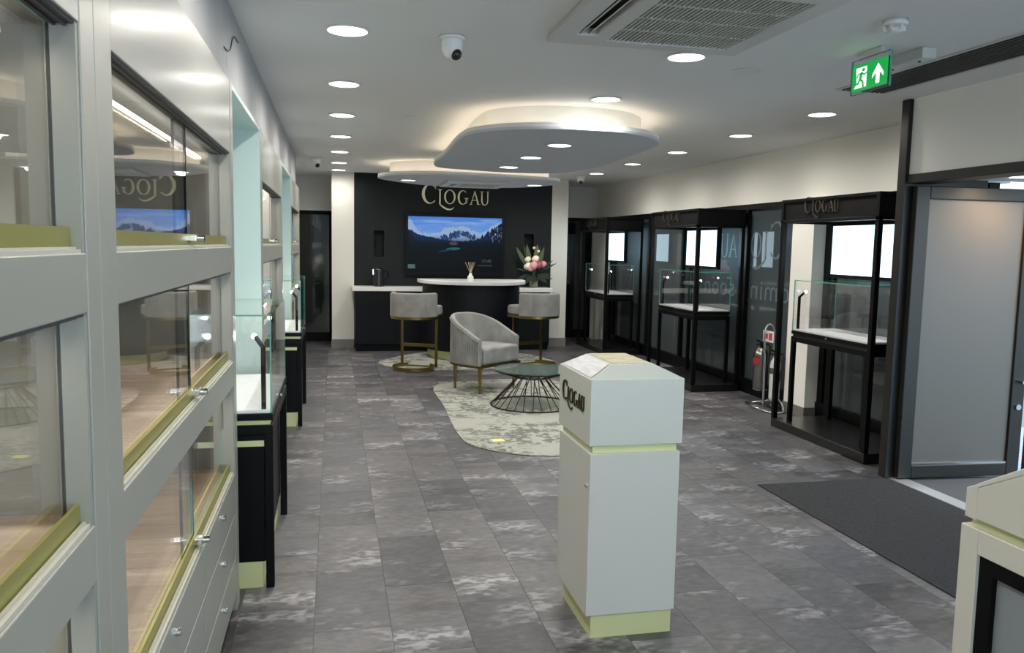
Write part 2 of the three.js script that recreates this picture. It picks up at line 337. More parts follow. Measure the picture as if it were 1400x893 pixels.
// ---------------------------------------------------------------- ceiling rafts and the rugs of the same outline
const OUT1 = [[1.01, -7.6], [.975, -6.31], [1.02, -6.02], [1.25, -5.73], [1.54, -5.6], [1.916, -5.575], [2.18, -5.67], [2.4, -5.86], [2.55, -6.15], [2.63, -7.0], [2.67, -8.0], [2.63, -8.45], [2.44, -8.9], [1.98, -9.04], [1.45, -8.92], [1.12, -8.77], [1.025, -8.5]];
const OUT2 = [[.55, -10.5], [.63, -10.15], [.85, -9.9], [1.2, -9.75], [1.9, -9.8], [2.5, -9.95], [2.8, -10.08], [2.92, -10.35], [2.87, -10.75], [2.65, -11.2], [2.4, -11.42], [1.887, -11.55], [1.243, -11.42], [.79, -10.95]];
function outline(pts, off, n = 140) {   // closed smooth outline, moved outwards by off
  const c = new THREE.CatmullRomCurve3(pts.map(p => new THREE.Vector3(p[0], 0, p[1])), true, 'centripetal'), o = [];
  for (let i = 0; i < n; i++) { const p = c.getPointAt(i / n), t = c.getTangentAt(i / n); o.push(new THREE.Vector2(p.x + off * t.z * SGN, p.z - off * t.x * SGN)); }
  return o;
}
let SGN = 1;
{ const c = OUT1.reduce((a, p) => [a[0] + p[0] / OUT1.length, a[1] + p[1] / OUT1.length], [0, 0]), a = outline(OUT1, 0), b = outline(OUT1, .1), d = (q) => q.reduce((s, p) => s + Math.hypot(p.x - c[0], p.y - c[1]), 0); if (d(b) < d(a)) SGN = -1; }
const SGN1 = SGN; let SGN2 = 1; SGN = 1;
{ const c = [1.75, -10.6], a = outline(OUT2, 0), b = outline(OUT2, .1), d = (q) => q.reduce((s, p) => s + Math.hypot(p.x - c[0], p.y - c[1]), 0); if (d(b) < d(a)) SGN2 = -1; }
function slabOf(pts, y0, y1, holes, bevel = 0) {
  const s = new THREE.Shape(pts.map(p => new THREE.Vector2(p.x, -p.y))); if (holes) s.holes.push(new THREE.Path(holes.map(p => new THREE.Vector2(p.x, -p.y))));
  const g = new THREE.ExtrudeGeometry(s, { depth: y1 - y0 - 2 * bevel, bevelEnabled: bevel > 0, bevelThickness: bevel, bevelSize: bevel, bevelSegments: 2, curveSegments: 4 });
  g.rotateX(-Math.PI / 2); g.translate(0, y0 + bevel, 0); return triUV(g);
}
function raft(pts, sgn, label) {
  SGN = sgn;
  const t = thing('ceiling_raft', label, 'ceiling raft');
  part(t, 'plate', slabOf(outline(pts, -.006), 2.38, 2.405, null, .006), M.raftPlate);
  part(t, 'rim', slabOf(outline(pts, -.006), 2.4, 2.432, outline(pts, -.03), .003), M.white);
  part(t, 'drum', slabOf(outline(pts, -.15), 2.405, CEIL, outline(pts, -.17)), M.white);
  const mid = outline(pts, -.08, 120);
  part(t, 'light_strip', tube(mid.map(p => [p.x, 2.412, p.y]), .006, 200, 6, true), M.ledWarm);
  const n = 22, q = outline(pts, -.075, n);
  for (let i = 0; i < n; i++) {
    const a = q[i], b = q[(i + 1) % n], z = q[(i + n - 1) % n], len = (a.distanceTo(b) + a.distanceTo(z)) / 2 * .96;
    const l = new THREE.RectAreaLight(0xffe6c4, COVE, len, .03); l.position.set(a.x, 2.426, a.y); l.name = 'cove_light';
    const T = new THREE.Vector3(b.x - z.x, 0, b.y - z.y).normalize(), Zx = new THREE.Vector3(0, -1, 0), Y = new THREE.Vector3().crossVectors(Zx, T);
    l.quaternion.setFromRotationMatrix(new THREE.Matrix4().makeBasis(T, Y, Zx)); scene.add(l);
  }
}
raft(OUT1, SGN1, 'large curved suspended ceiling raft with warm cove light above the coffee table');
raft(OUT2, SGN2, 'curved suspended ceiling raft with warm cove light above the bar');
[-6.42, -7.4, -8.37].forEach((z, i) => downlight(1.8, 2.38, z, ['round downlight in the large raft, nearest the pedestal', 'round downlight in the large raft, between its other two', 'round downlight in the large raft, nearest the armchair and bar'][i], 'downlights in the large raft'));
downlight(.945, 2.38, -10.6, 'round downlight in the bar raft, on the side of the left white pillar', 'downlights in the bar raft'); downlight(2.66, 2.38, -10.69, 'round downlight in the bar raft, on the side of the flowers', 'downlights in the bar raft');
function rug(pts, sgn, label) { SGN = sgn; single('rug', slabOf(outline(pts, -.02), 0, .008, null, .002), M.rug, label, 'rug'); }
rug(OUT1, SGN1, 'large cream and olive distressed rug under the coffee table');
rug(OUT2, SGN2, 'cream distressed rug under the bar and stools');

// ---------------------------------------------------------------- ceiling fittings
function cassette(x, y, z, s, label) {
  const t = thing('air_conditioner', label, 'air conditioner', [x, y, z]), h = s / 2;
  const rect = (a, b, c, d) => new THREE.Path([[a, c], [a, d], [b, d], [b, c]].map(p => new THREE.Vector2(p[0] * s, p[1] * s)));
  const GX = [-.235, .405], GZ = [-.405, .405];
  part(t, 'panel', (() => { const sh = new THREE.Shape([[-h, -h], [h, -h], [h, h], [-h, h]].map(p => new THREE.Vector2(...p))); sh.holes.push(rect(GX[0], GX[1], GZ[0], GZ[1]), rect(-.41, -.3, -.33, .33));
    const g = new THREE.ExtrudeGeometry(sh, { depth: .024, bevelEnabled: true, bevelSize: .006, bevelThickness: .008, bevelSegments: 2 }); g.rotateX(Math.PI / 2); g.translate(0, -.008, 0); return triUV(g); })(), M.plastic);
  part(t, 'duct', bx(-h * .92, h * .92, -.004, -.001, -h * .92, h * .92), M.void);
  for (const u of [-.378, -.335]) { const v = new THREE.BoxGeometry(s * .03, .004, s * .64); v.rotateZ(.6); v.translate(u * s, -.026, 0); part(t, 'louvre', v, M.plastic); }
  const bars = [], [g0, g1] = GX.map(q => q * s), [h0, h1] = GZ.map(q => q * s); for (let i = 0; i <= 30; i++) { const u = g0 + (g1 - g0) * i / 30; bars.push(bx(u - .0034, u + .0034, -.036, -.024, h0, h1)); }
  for (const u of [-.5, 0, .5]) bars.push(bx(g0, g1, -.035, -.02, u * h1 - .005, u * h1 + .005));
  const gr = part(t, 'intake_grille', bars, M.grille); gr.userData.kind = 'stuff';
  part(t, 'grille_frame', [bx(g0 - .016, g1 + .016, -.038, -.02, h0 - .016, h0), bx(g0 - .016, g1 + .016, -.038, -.02, h1, h1 + .016), bx(g0 - .016, g0, -.038, -.02, h0, h1), bx(g1, g1 + .016, -.038, -.02, h0, h1)], M.plastic);
  return t;
}
cassette(1.495, CEIL, -3.36, .97, 'square ceiling air conditioner with slatted intake over the pedestal');
cassette(1.83, 2.38, -10.72, .8, 'square air conditioner in the raft above the bar');
function dome(x, z, s, label, aim = [.4, -.6, .7]) {
  const t = thing('security_camera', label, 'camera', [x, CEIL, z]); t.scale.setScalar(s);
  part(t, 'base', lathe([[0, 0], [.064, 0], [.066, -.008], [.062, -.016], [.05, -.02], [0, -.02]]), M.whiteGloss);
  part(t, 'dome', lathe([[.052, -.018], [.054, -.04], [.05, -.065], [.038, -.09], [.02, -.104], [0, -.108]]), M.whiteGloss);
  const d = new THREE.Vector3(...aim).normalize(), g = new THREE.SphereGeometry(.03, 20, 12, 0, 6.3, 0, 1.4); g.applyQuaternion(new THREE.Quaternion().setFromUnitVectors(new THREE.Vector3(0, 1, 0), d)); g.translate(d.x * .032, -.07 + d.y * .03, d.z * .032);
  part(t, 'eye', g, M.blackGloss);
}
dome(.571, -4.04, 1.0, 'white dome security camera before the large ceiling raft', [.5, -.55, .65]);
dome(-.21, -10.2, 1.0, 'small white dome security camera in the corner over the rear dark door', [.5, -.5, .7]);
dome(3.47, -11.2, 1.0, 'small white dome security camera near the right white pillar', [-.1, -.6, .8]);
{
  const t = thing('smoke_detector', 'white round smoke detector near the exit sign', 'smoke detector', [2.41, CEIL, -3.19]);
  part(t, 'base', lathe([[0, 0], [.052, 0], [.054, -.02], [.05, -.028], [0, -.028]]), M.whiteGloss);
  part(t, 'chamber', lathe([[0, -.028], [.036, -.028], [.034, -.048], [.02, -.056], [0, -.057]]), M.white);
  for (let i = 0; i < 6; i++) part(t, 'vent_fin', turnY(at(bx(-.004, .004, -.05, -.028, .034, .044), 0, 0, 0), i * Math.PI / 3), M.white);
}
for (const [x, z, l] of [[2.3, -4.3, 'flush round ceiling plate beside the air conditioner'], [.635, -6.65, 'flush round ceiling plate beside the large raft']]) {
  const t = thing('ceiling_plate', l, 'ceiling plate', [x, CEIL, z]); part(t, 'ring', lathe([[.07, 0], [.085, 0], [.087, -.005], [.07, -.005], [.07, 0]], 36), M.white); part(t, 'disc', lathe([[0, -.001], [.069, -.001], [.069, -.004], [0, -.004]], 36), M.ceiling);
}
{
  const t = thing('slot_diffuser', 'long dark slotted air grille in the ceiling by the entrance', 'air grille', [0, CEIL, 0]);
  part(t, 'frame', [bx(3.08, 3.1, -.008, 0, -4.58, 2), bx(3.42, 3.44, -.008, 0, -4.58, 2), bx(3.08, 3.44, -.008, 0, -4.6, -4.58)], M.grille);
  part(t, 'backing', bx(3.1, 3.42, -.002, 0, -4.58, 2), M.void);
  for (let i = 0; i < 9; i++) part(t, 'slat', bx(3.112 + i * .034, 3.128 + i * .034, -.012, -.003, -4.58, 2), M.plasticDark);
}
{
  const t = thing('access_hatch', 'flush ceiling access hatch near the security camera', 'access hatch', [0, CEIL, 0]);
  part(t, 'panel', bx(.31, .93, -.004, 0, -3.78, -3.1), M.ceiling);
}
// exit sign
{
  const cv = document.createElement('canvas'); cv.width = 512; cv.height = 340; const c = cv.getContext('2d');
  c.fillStyle = '#00913a'; c.fillRect(0, 0, 512, 340);
  c.fillStyle = '#eafff4';
  c.beginPath(); c.moveTo(55, 40); c.lineTo(215, 40); c.lineTo(215, 300); c.lineTo(35, 300); c.lineTo(70, 240); c.closePath(); c.fill();
  c.strokeStyle = '#00913a'; c.fillStyle = '#00913a'; c.lineWidth = 26; c.lineCap = c.lineJoin = 'round';
  c.beginPath(); c.arc(165, 78, 21, 0, 7); c.fill();
  const L = (p, w) => { c.lineWidth = w; c.beginPath(); p.forEach((q, i) => i ? c.lineTo(...q) : c.moveTo(...q)); c.stroke(); };
  L([[140, 118], [120, 190]], 38); L([[120, 195], [160, 225], [170, 290]], 24); L([[115, 195], [95, 240], [40, 248]], 24); L([[140, 115], [180, 140], [208, 128]], 17); L([[130, 115], [90, 125], [75, 160]], 17);
  c.fillStyle = '#eafff4'; c.beginPath(); c.moveTo(375, 50); c.lineTo(455, 180); c.lineTo(455, 230); c.lineTo(402, 165); c.lineTo(402, 300); c.lineTo(348, 300); c.lineTo(348, 165); c.lineTo(295, 230); c.lineTo(295, 180); c.closePath(); c.fill();
  const tx = new THREE.CanvasTexture(cv); tx.colorSpace = THREE.SRGBColorSpace;
  const face = std('#111111', .3, { emissive: lin(.85, .85, .85), emissiveMap: tx });
  const x = 2.65, z0 = -3.815, z1 = -3.525, y0 = 2.372, y1 = 2.518;
  const t = thing('exit_sign', 'green illuminated exit sign with running figure and arrow', 'exit sign', [0, 0, 0]);
  const pg = new THREE.PlaneGeometry(z1 - z0 - .012, y1 - y0 - .012); pg.rotateY(-Math.PI / 2); pg.translate(x - .0065, (y0 + y1) / 2, (z0 + z1) / 2);
  part(t, 'blade', pane(x - .006, x + .006, y0 - .006, y1 + .02, z0 - .006, z1 + .006), M.glassBox);
  part(t, 'pictogram', pg, face, 'green running figure and white arrow pictogram');
  part(t, 'pictogram_backing', bx(x - .0055, x + .004, y0 + .006, y1 - .006, z0 + .006, z1 - .006), std('#0a7a38', .4));
  part(t, 'mount', [rb(x - .012, x + .012, y1 + .02, CEIL, z0 + .06, z1 - .06, .004)], M.plastic);
  const rl = new THREE.RectAreaLight(0x55ffa0, .12, z1 - z0, y1 - y0); rl.position.set(x - .02, (y0 + y1) / 2, (z0 + z1) / 2); rl.rotation.y = Math.PI / 2; rl.name = 'sign_glow'; scene.add(rl);
  const b = thing('emergency_light', 'white ceiling box behind the exit sign', 'emergency light', [2.88, CEIL, -3.71]);
  part(b, 'housing', rb(-.04, .04, -.055, 0, -.17, .17, .006), M.plastic); for (const q of [-.1, .1]) part(b, 'indicator', cyl(.008, .008, .006, 0, -.057, q, 12), M.plasticDark);
}

// ---------------------------------------------------------------- brand lettering, drawn stroke by stroke
const V = (x, y) => new THREE.Vector2(x, y);
function arcPts(cx, cy, rx, ry, a0, a1, n = 36) { const o = []; for (let i = 0; i <= n; i++) { const a = (a0 + (a1 - a0) * i / n) * Math.PI / 180; o.push(V(cx + rx * Math.cos(a), cy + ry * Math.sin(a))); } return o; }
const poly = (...p) => new THREE.Shape(p.map(q => V(...q)));
const letterShapes = [
  [new THREE.Shape([...arcPts(62, 77, 62, 79, 42, 318), ...arcPts(68, 77, 46, 71, 312, 48)]), poly([103, 132], [112, 112], [112, 150], [106, 146])],
  [poly([140, 2], [151, 2], [151, 111], [140, 111]), poly([130, 110], [161, 110], [161, 115], [130, 115]),
    new THREE.Shape([...new THREE.SplineCurve([V(140, 8), V(165, -14), V(205, -36), V(238, -37), V(262, -22)]).getPoints(24), ...new THREE.SplineCurve([V(260, -27), V(238, -47), V(200, -47), V(160, -24), V(138, 0)]).getPoints(24)])],
  [(() => { const s = new THREE.Shape(arcPts(226, 57, 46, 58, 0, 360)); s.holes.push(new THREE.Path(arcPts(226, 57, 33, 53, 360, 0))); return s; })()],
  [new THREE.Shape([...arcPts(331, 56, 41, 58, 46, 352), ...arcPts(334, 56, 29, 53, 345, 52)]), poly([356, 8], [368, 14], [368, 50], [356, 50]), poly([346, 48], [377, 48], [377, 52], [346, 52])],
  [poly([396, 0], [402, 0], [432, 100], [430, 110]), poly([426, 110], [433, 110], [468, 0], [455, 0]), poly([408, 34], [450, 34], [449, 39], [409, 39]), poly([388, 0], [411, 0], [411, 4], [388, 4]), poly([446, 0], [477, 0], [477, 4], [446, 4])],
  [new THREE.Shape([V(484, 108), ...arcPts(513, 36, 29, 40, 180, 360, 24), V(542, 108), V(536, 108), ...arcPts(515, 36, 21, 34, 360, 180, 24), V(494, 108)]), poly([476, 105], [503, 105], [503, 109], [476, 109]), poly([528, 105], [550, 105], [550, 109], [528, 109])],
];
const wordCache = {};
function word(parent, width, depth, mat, place) {   // six letters, each a part
  const k = width / 545, key = width + '_' + depth;
  const gs = wordCache[key] ??= letterShapes.map(ss => { const g = mergeGeometries(ss.map(s => new THREE.ExtrudeGeometry(s, { depth: depth / k, bevelEnabled: false, curveSegments: 12 }))); g.scale(k, k, k); return g; });
  for (const g of gs) { const m = part(parent, 'letter', g, mat); place(m); }
}

// ---------------------------------------------------------------- left display cabinets
const FX = -.40, UW = 1.945, BK = -.86;
function cabinet(z1, label) {   // front plane FX, from z1 (nearer) to z1 - UW
  const t = thing('display_cabinet', label, 'display cabinet', [0, 0, z1]);
  const a = -UW, P = .112;
  part(t, 'post', rb(FX - .05, FX, .0, 2.18, a, a + P - .035, .003), M.cabinet); part(t, 'post', rb(FX - .05, FX, .0, 2.18, -P, -.0015, .003), M.cabinet);
  part(t, 'side_panel', bx(BK, FX - .05, 0, 2.18, a, a + .02), M.cabinet); part(t, 'side_panel', bx(BK, FX - .05, 0, 2.18, -.022, -.002), M.cabinet);
  part(t, 'back_panel', bx(BK - .02, BK, .07, 2.18, a, -.002), M.interior);
  const z0 = a + P - .034, ze = -P - .001;
  part(t, 'top_panel', rb(FX - .05, FX - .001, 1.895, 2.18, z0, ze, .003), M.cabinetTop);
  part(t, 'top_board', bx(BK, FX - .05, 1.9, 1.93, a + .02, -.022), M.cabinet);
  part(t, 'cornice', bx(BK, FX - .05, 2.15, 2.18, a + .02, -.022), M.cabinet);
  for (const [y0, y1] of [[1.425, 1.525], [.96, 1.06]]) part(t, 'rail', rb(FX - .05, FX - .001, y0, y1, z0, ze, .003), M.cabinet);
  for (const [yb, yt] of [[1.525, 1.895], [1.06, 1.425], [.595, .96]]) {
    const s = part(t, 'shelf', bx(BK, FX - .05, yb - .03, yb + .004, a + .02, -.022), M.wood);
    const m = (z0 + ze) / 2;
    part(t, 'sill_track', [bx(FX - .05, FX - .006, yb - .002, yb + .006, z0, ze), bx(FX - .018, FX - .013, yb + .006, yb + .01, z0, ze)], M.sill);
    part(t, 'brass_strip', bx(FX - .028, FX - .021, yb + .006, yb + .042, z0 + .012, ze - .012), M.brassOlive);
    part(t, 'head_track', [bx(FX - .05, FX - .006, yt - .005, yt, z0, ze), bx(FX - .02, FX - .016, yt - .009, yt - .005, z0, ze), bx(FX - .037, FX - .032, yt - .009, yt - .005, z0, ze)], M.plasticDark);
    part(t, 'jamb', bx(FX - .05, FX - .004, yb, yt, z0, z0 + .012), M.cabinet); part(t, 'jamb', bx(FX - .05, FX - .004, yb, yt, ze - .012, ze), M.cabinet);
    part(t, 'sliding_door', pane(FX - .036, FX - .03, yb + .008, yt - .006, m - .05, ze - .012), M.glassBox);
    part(t, 'sliding_door', pane(FX - .048, FX - .042, yb + .008, yt - .006, z0 + .012, m + .06), M.glassBox);
    part(t, 'door_edge', [bx(FX - .037, FX - .029, yb + .008, yt - .006, m - .054, m - .05), bx(FX - .049, FX - .041, yb + .008, yt - .006, m + .06, m + .063)], M.plasticDark);
    const lk = part(t, 'lock', [new RoundedBoxGeometry(.03, .022, .04, 2, .005).translate(FX - .012, yb + .03, m - .03), bar([FX, yb + .03, m - .03], [FX + .022, yb + .03, m - .03], .011, 14)], M.chrome);
    part(t, 'led_strip', bx(FX - .115, FX - .105, yt - .03, yt - .022, z0 + .03, ze - .03), M.ledStrip);
    const rl = new THREE.RectAreaLight(0xfff0d8, LED, .01, ze - z0 - .08); rl.position.set(FX - .11, yt - .034, z1 + m); rl.rotation.x = -Math.PI / 2; rl.name = 'cabinet_led'; scene.add(rl);
  }
  const dm = -1.05;
  for (const [y0, y1] of [[.43, .593], [.247, .427], [.075, .244]]) for (const [c, d] of [[z0 - .033 + .03, dm - .002], [dm + .002, ze]]) {
    const dr = part(t, 'drawer', rb(FX - .04, FX - .001, y0 + .002, y1 - .002, c, d, .004), M.cabinet);
    part(dr, 'knob', [bar([FX - .001, (y0 + y1) / 2 + .03, (c + d) / 2], [FX + .012, (y0 + y1) / 2 + .03, (c + d) / 2], .011, 16)], M.chrome);
  }
  part(t, 'plinth', bx(BK, FX - .06, 0, .075, a + .02, -.022), M.cabinet);
}
cabinet(.41, 'grey display cabinet with sliding glass doors, first of the run');
cabinet(-1.535, 'grey display cabinet with sliding glass doors, between the first cabinet and the first mint alcove');
cabinet(-4.75, 'grey display cabinet with sliding glass doors, between the two mint alcoves');
cabinet(-8.0, 'grey display cabinet with sliding glass doors, past the second mint alcove');
// mint alcoves and soffit
for (const [z0, z1, n] of [[-4.75, -3.48, 'wall_alcove'], [-8.0, -6.695, 'wall_alcove_001']]) {
  const w = new THREE.Group(); w.name = n; scene.add(w); setUD(w, n === 'wall_alcove' ? 'pale mint alcove lining behind the first glass showcase' : 'pale mint alcove lining behind the second glass showcase', null, null, 'structure');
  part(w, 'back_lining', bx(-.88, -.86, 0, 2.18, z0, z1), M.mint);
  part(w, 'side_lining', bx(-.86, FX - .002, 0, 2.18, z0 + .001, z0 + .02), M.mint); part(w, 'side_lining', bx(-.86, FX - .002, 0, 2.18, z1 - .02, z1 - .001), M.mint);
  part(w, 'top_lining', bx(-.86, FX - .002, 2.16, 2.18, z0 + .02, z1 - .02), M.mint);
}
struct('trim_4', bx(-.9, -.44, 2.182, CEIL, -9.97, 3.1), M.scuffed, 'scuffed white soffit above the display cabinets');
single('loose_cable', tube([[-.438, 2.341, -3.565], [-.434, 2.348, -3.67], [-.432, 2.365, -3.72], [-.432, 2.424, -3.8], [-.434, 2.462, -3.9], [-.438, 2.48, -4.09]], .003, 40, 6), M.plasticDark, 'thin dark cable end curling from the white soffit', 'cable');
// ---------------------------------------------------------------- glass showcases on tables
// local frame: x = length/2 along the long side, z = depth (front +z), y from the feet
function showcase(pos, turn, label, group, bodied) {
  const t = thing('glass_showcase', label, 'showcase', pos, turn, group), w = .515, d = .21, T = .8;
  for (const sx of [-1, 1]) for (const sz of [-1, 1]) part(t, 'leg', rb(sx * w - (sx > 0 ? .036 : 0), sx * w + (sx < 0 ? .036 : 0), 0, T - .1, sz * d - (sz > 0 ? .036 : 0), sz * d + (sz < 0 ? .036 : 0), .003), M.black);
  part(t, 'apron', rb(-w, w, T - .1, T - .055, -d, d, .004), M.black);
  part(t, 'brass_trim', bx(-w + .012, w - .012, T - .055, T - .035, -d + .012, d - .012), bodied ? M.brass : M.blackGloss);
  part(t, 'table_top', rb(-w, w, T - .035, T - .004, -d, d, .004), M.black);
  part(t, 'display_board', bx(-w + .012, w - .012, T - .004, T + .01, -d + .012, d - .012), M.board);
  const g0 = T + .0, g1 = T + .425, e = .006;
  part(t, 'glass_front', pane(-w + .004, w - .004, g0, g1, d - .01, d - .004), M.glassBox); part(t, 'glass_back', pane(-w + .004, w - .004, g0, g1, -d + .004, -d + .01), M.glassBox);
  part(t, 'glass_end', pane(-w + .004, -w + .01, g0, g1, -d + .011, d - .011), M.glassBox); part(t, 'glass_end', pane(w - .01, w - .004, g0, g1, -d + .011, d - .011), M.glassBox);
  part(t, 'glass_top', pane(-w + .004, w - .004, g1, g1 + .007, -d + .004, d - .004), M.glassBox);
  part(t, 'lock', at(new THREE.CylinderGeometry(.009, .009, .012, 14).rotateX(Math.PI / 2), 0, T - .02, d + .003), M.chrome);
  for (const s of [-1, 1]) {
    const st = part(t, 'spotlight_stalk', [bx(s * (w - .035) - .007, s * (w - .035) + .007, T + .01, T + .29, d - .05, d - .03), bar([s * (w - .035), T + .285, d - .04], [s * (w - .06), T + .33, d - .075], .01, 8)], M.black);
    part(st, 'spotlight_head', new THREE.SphereGeometry(.013, 14, 10).translate(s * (w - .063), T + .332, d - .08), M.spotHead);
    const l = new THREE.PointLight(0xfff6e6, .035); l.position.set(s * (w - .063), T + .332, d - .08).applyAxisAngle(new THREE.Vector3(0, 1, 0), turn).add(new THREE.Vector3(...pos)); l.castShadow = true; l.shadow.radius = .5; l.name = 'showcase_spot'; scene.add(l);
  }
  if (bodied) {
    part(t, 'storage_body', rb(-w + .01, w - .01, .12, T - .1, -d + .001, d - .038, .003), M.black);
    part(t, 'brass_band', bx(-w + .008, w - .008, T - .152, T - .126, -d + .003, d - .0385), M.brass);
    part(t, 'brass_plinth', bx(-w + .012, w - .012, 0, .12, -d + .02, d - .05), M.brass);
  }
  return t;
}
const R90 = Math.PI / 2;
showcase([-.475, 0, -4.13], R90, 'glass showcase on black storage table in the first mint alcove', null, true);
showcase([-.475, 0, -7.38], R90, 'glass showcase on black storage table in the second mint alcove', null, true);

// ---------------------------------------------------------------- window display frames with light boxes
const screens = [];
function displayFrame(zc, len, label, labelCase, labelBox, bz) {
  const t = thing('window_display_frame', label, 'display frame', [3.8, 0, zc]), h = len / 2, D = .56, p = .04;
  part(t, 'platform', rb(0, D, 0, .075, -h, h, .004), M.blackGloss);
  for (const x of [0, D - p]) for (const z of [-h, h - p]) part(t, 'post', rb(x, x + p, .075, 1.79, z, z + p, .003), M.black);
  part(t, 'header', [bx(.012, .03, 1.815, 1.97, -h + .02, h - .02), bx(D - .03, D - .012, 1.815, 1.97, -h + .02, h - .02), bx(.03, D - .03, 1.815, 1.97, -h + .012, -h + .03), bx(.03, D - .03, 1.815, 1.97, h - .03, h - .012), bx(.02, D - .02, 1.815, 1.83, -h + .02, h - .02)], M.blackMatt);
  part(t, 'header_frame', [rb(0, D, 1.965, 1.99, -h, h, .003), rb(0, .035, 1.79, 1.816, -h, h, .003), rb(D - .035, D, 1.79, 1.816, -h, h, .003), rb(0, D, 1.79, 1.816, -h, -h + .035, .003), rb(0, D, 1.79, 1.816, h - .035, h, .003), ...[[0, -h], [0, h - .035], [D - .035, -h], [D - .035, h - .035]].map(([x, z]) => rb(x, x + .035, 1.81, 1.97, z, z + .035, .003))], M.black);
  word(t, .46, .006, M.bronzeLetter, m => { m.rotation.y = -R90; m.position.set(.011, 1.868, -.26 - .05); });
  showcase([3.8 + .285, .075, zc - .0], -R90, labelCase, null, false);
  const b = thing('light_box', labelBox, 'light box', [4.1, 1.567, bz]), bw = .385, bh = .2;
  part(b, 'casing', [bx(-.022, .022, -bh - .03, -bh, -bw - .03, bw + .03), bx(-.022, .022, bh, bh + .03, -bw - .03, bw + .03), bx(-.022, .022, -bh, bh, -bw - .03, -bw), bx(-.022, .022, -bh, bh, bw, bw + .03)], M.black);
  part(b, 'lit_panel', bx(-.016, .016, -bh, bh, -bw, bw), M.screenWhite, 'glowing white panel');
  part(b, 'hanger', [bar([0, bh + .03, -bw + .05], [0, 1.815 - 1.567, -bw + .05], .006), bar([0, bh + .03, bw - .05], [0, 1.815 - 1.567, bw - .05], .006)], M.black);
  for (const s of [-1, 1]) { const rl = new THREE.RectAreaLight(0xd8f0ff, 1.6, bw * 2, bh * 2); rl.position.set(4.1 + s * .024, 1.567, bz); rl.rotation.y = s > 0 ? -R90 : R90; rl.name = 'light_box_glow'; scene.add(rl); }
}
displayFrame(-5.715, 1.29, 'black window display frame beside the entrance door', 'glass showcase on black legs in the display frame beside the entrance', 'glowing white light box in the display frame beside the entrance', -5.635);
displayFrame(-8.65, 1.3, 'black window display frame between the other two frames', 'glass showcase on black legs in the middle display frame', 'glowing white light box in the middle display frame', -8.49);
displayFrame(-11.6, 1.3, 'black window display frame nearest the right white pillar', 'glass showcase on black legs in the display frame by the white pillar', 'glowing white light box in the display frame by the white pillar', -11.36);

// vinyl lettering on the shopfront, reading from the street
{
  const t = thing('window_lettering', 'pale lettering on the shopfront glass between the display frames, mirrored from inside', 'lettering', [0, 0, 0]);
  word(t, 1.35, .0015, M.vinyl, m => { m.rotation.y = R90; m.position.set(4.4435, 1.47, -7.35); });
  const font = await new FontLoader().loadAsync('fonts/droid/droid_sans_regular.typeface.json');
  const str = 'Coming soon'; let z = -6.98;
  for (const ch of str) {
    if (ch === ' ') { z -= .13; continue; }
    const g = new TextGeometry(ch, { font, size: .19, depth: .0015, curveSegments: 5, bevelEnabled: false }); g.computeBoundingBox(); const w = g.boundingBox.max.x;
    g.scale(1.25, 1, 1); const m = part(t, 'letter', g, M.vinyl); m.rotation.y = R90; m.position.set(4.4435, 1.03, z); z -= w * 1.25 + .035;
  }
}
// fire extinguishers on their stand
{
  const s = thing('extinguisher_stand', 'chrome tube extinguisher stand behind the display frame by the entrance', 'stand', [0, 0, 0]);
  part(s, 'base_loop', tube([[4.07, .012, -7.3], [4.06, .012, -6.9], [4.09, .012, -6.8], [4.2, .012, -6.82], [4.25, .1, -6.98], [4.24, .05, -7.2], [4.16, .012, -7.33]], .012, 70, 8, true), M.chrome);
  part(s, 'upright', tube([[4.15, .012, -7.1], [4.15, .45, -7.11], [4.15, .79, -7.12], [4.19, .835, -7.12], [4.24, .79, -7.12], [4.245, .45, -7.12], [4.25, .012, -7.12]], .011, 60, 8), M.chrome);
  part(s, 'notice', bx(4.165, 4.17, .66, .77, -7.19, -7.0), M.white); part(s, 'notice_print', [bx(4.162, 4.1652, .69, .74, -7.17, -7.1), bx(4.162, 4.1652, .68, .75, -7.08, -7.02)], M.signRed);
  const ext = (x, z, y, r, h, label, bodyMat, bandMat) => {
    const t = thing('fire_extinguisher', label, 'fire extinguisher', [x, y, z]);
    part(t, 'cylinder', lathe([[0, 0], [r * .9, 0], [r, .015], [r, h * .8], [r * .85, h * .9], [r * .45, h * .98], [r * .3, h], [0, h]]), bodyMat);
    part(t, 'label_patch', new THREE.CylinderGeometry(r + .0015, r + .0015, h * .14, 16, 1, true, -2.0, 1.3).translate(0, h * .68, 0), bandMat);
    part(t, 'valve', [cyl(.016, .016, .06, 0, h + .02, 0), bar([0, h + .045, 0], [-.07, h + .075, .02], .008), bar([0, h + .03, 0], [-.07, h + .03, .02], .007)], M.blackMatt);
    part(t, 'hose', tube([[0, h + .03, .01], [.05, h + .03, .05], [.03, h * .8, r + .02], [.0, h * .4, r + .015], [.0, h * .15, r + .012]], .012, 30, 8), M.rubber);
  };
  ext(4.185, -7.24, .17, .075, .42, 'silver fire extinguisher with red label and black hose beside the stand', M.steel, M.red);
  ext(4.215, -7.02, .1, .05, .42, 'slim pale fire extinguisher at the front of the stand', M.plastic, M.steel);
  part(s, 'bracket', [bar([4.15, .162, -7.11], [4.185, .162, -7.24], .008), bx(4.135, 4.235, .155, .169, -7.29, -7.19), bx(4.165, 4.265, .085, .099, -7.07, -6.97), bar([4.25, .092, -7.12], [4.215, .092, -7.02], .008)], M.chrome);
}

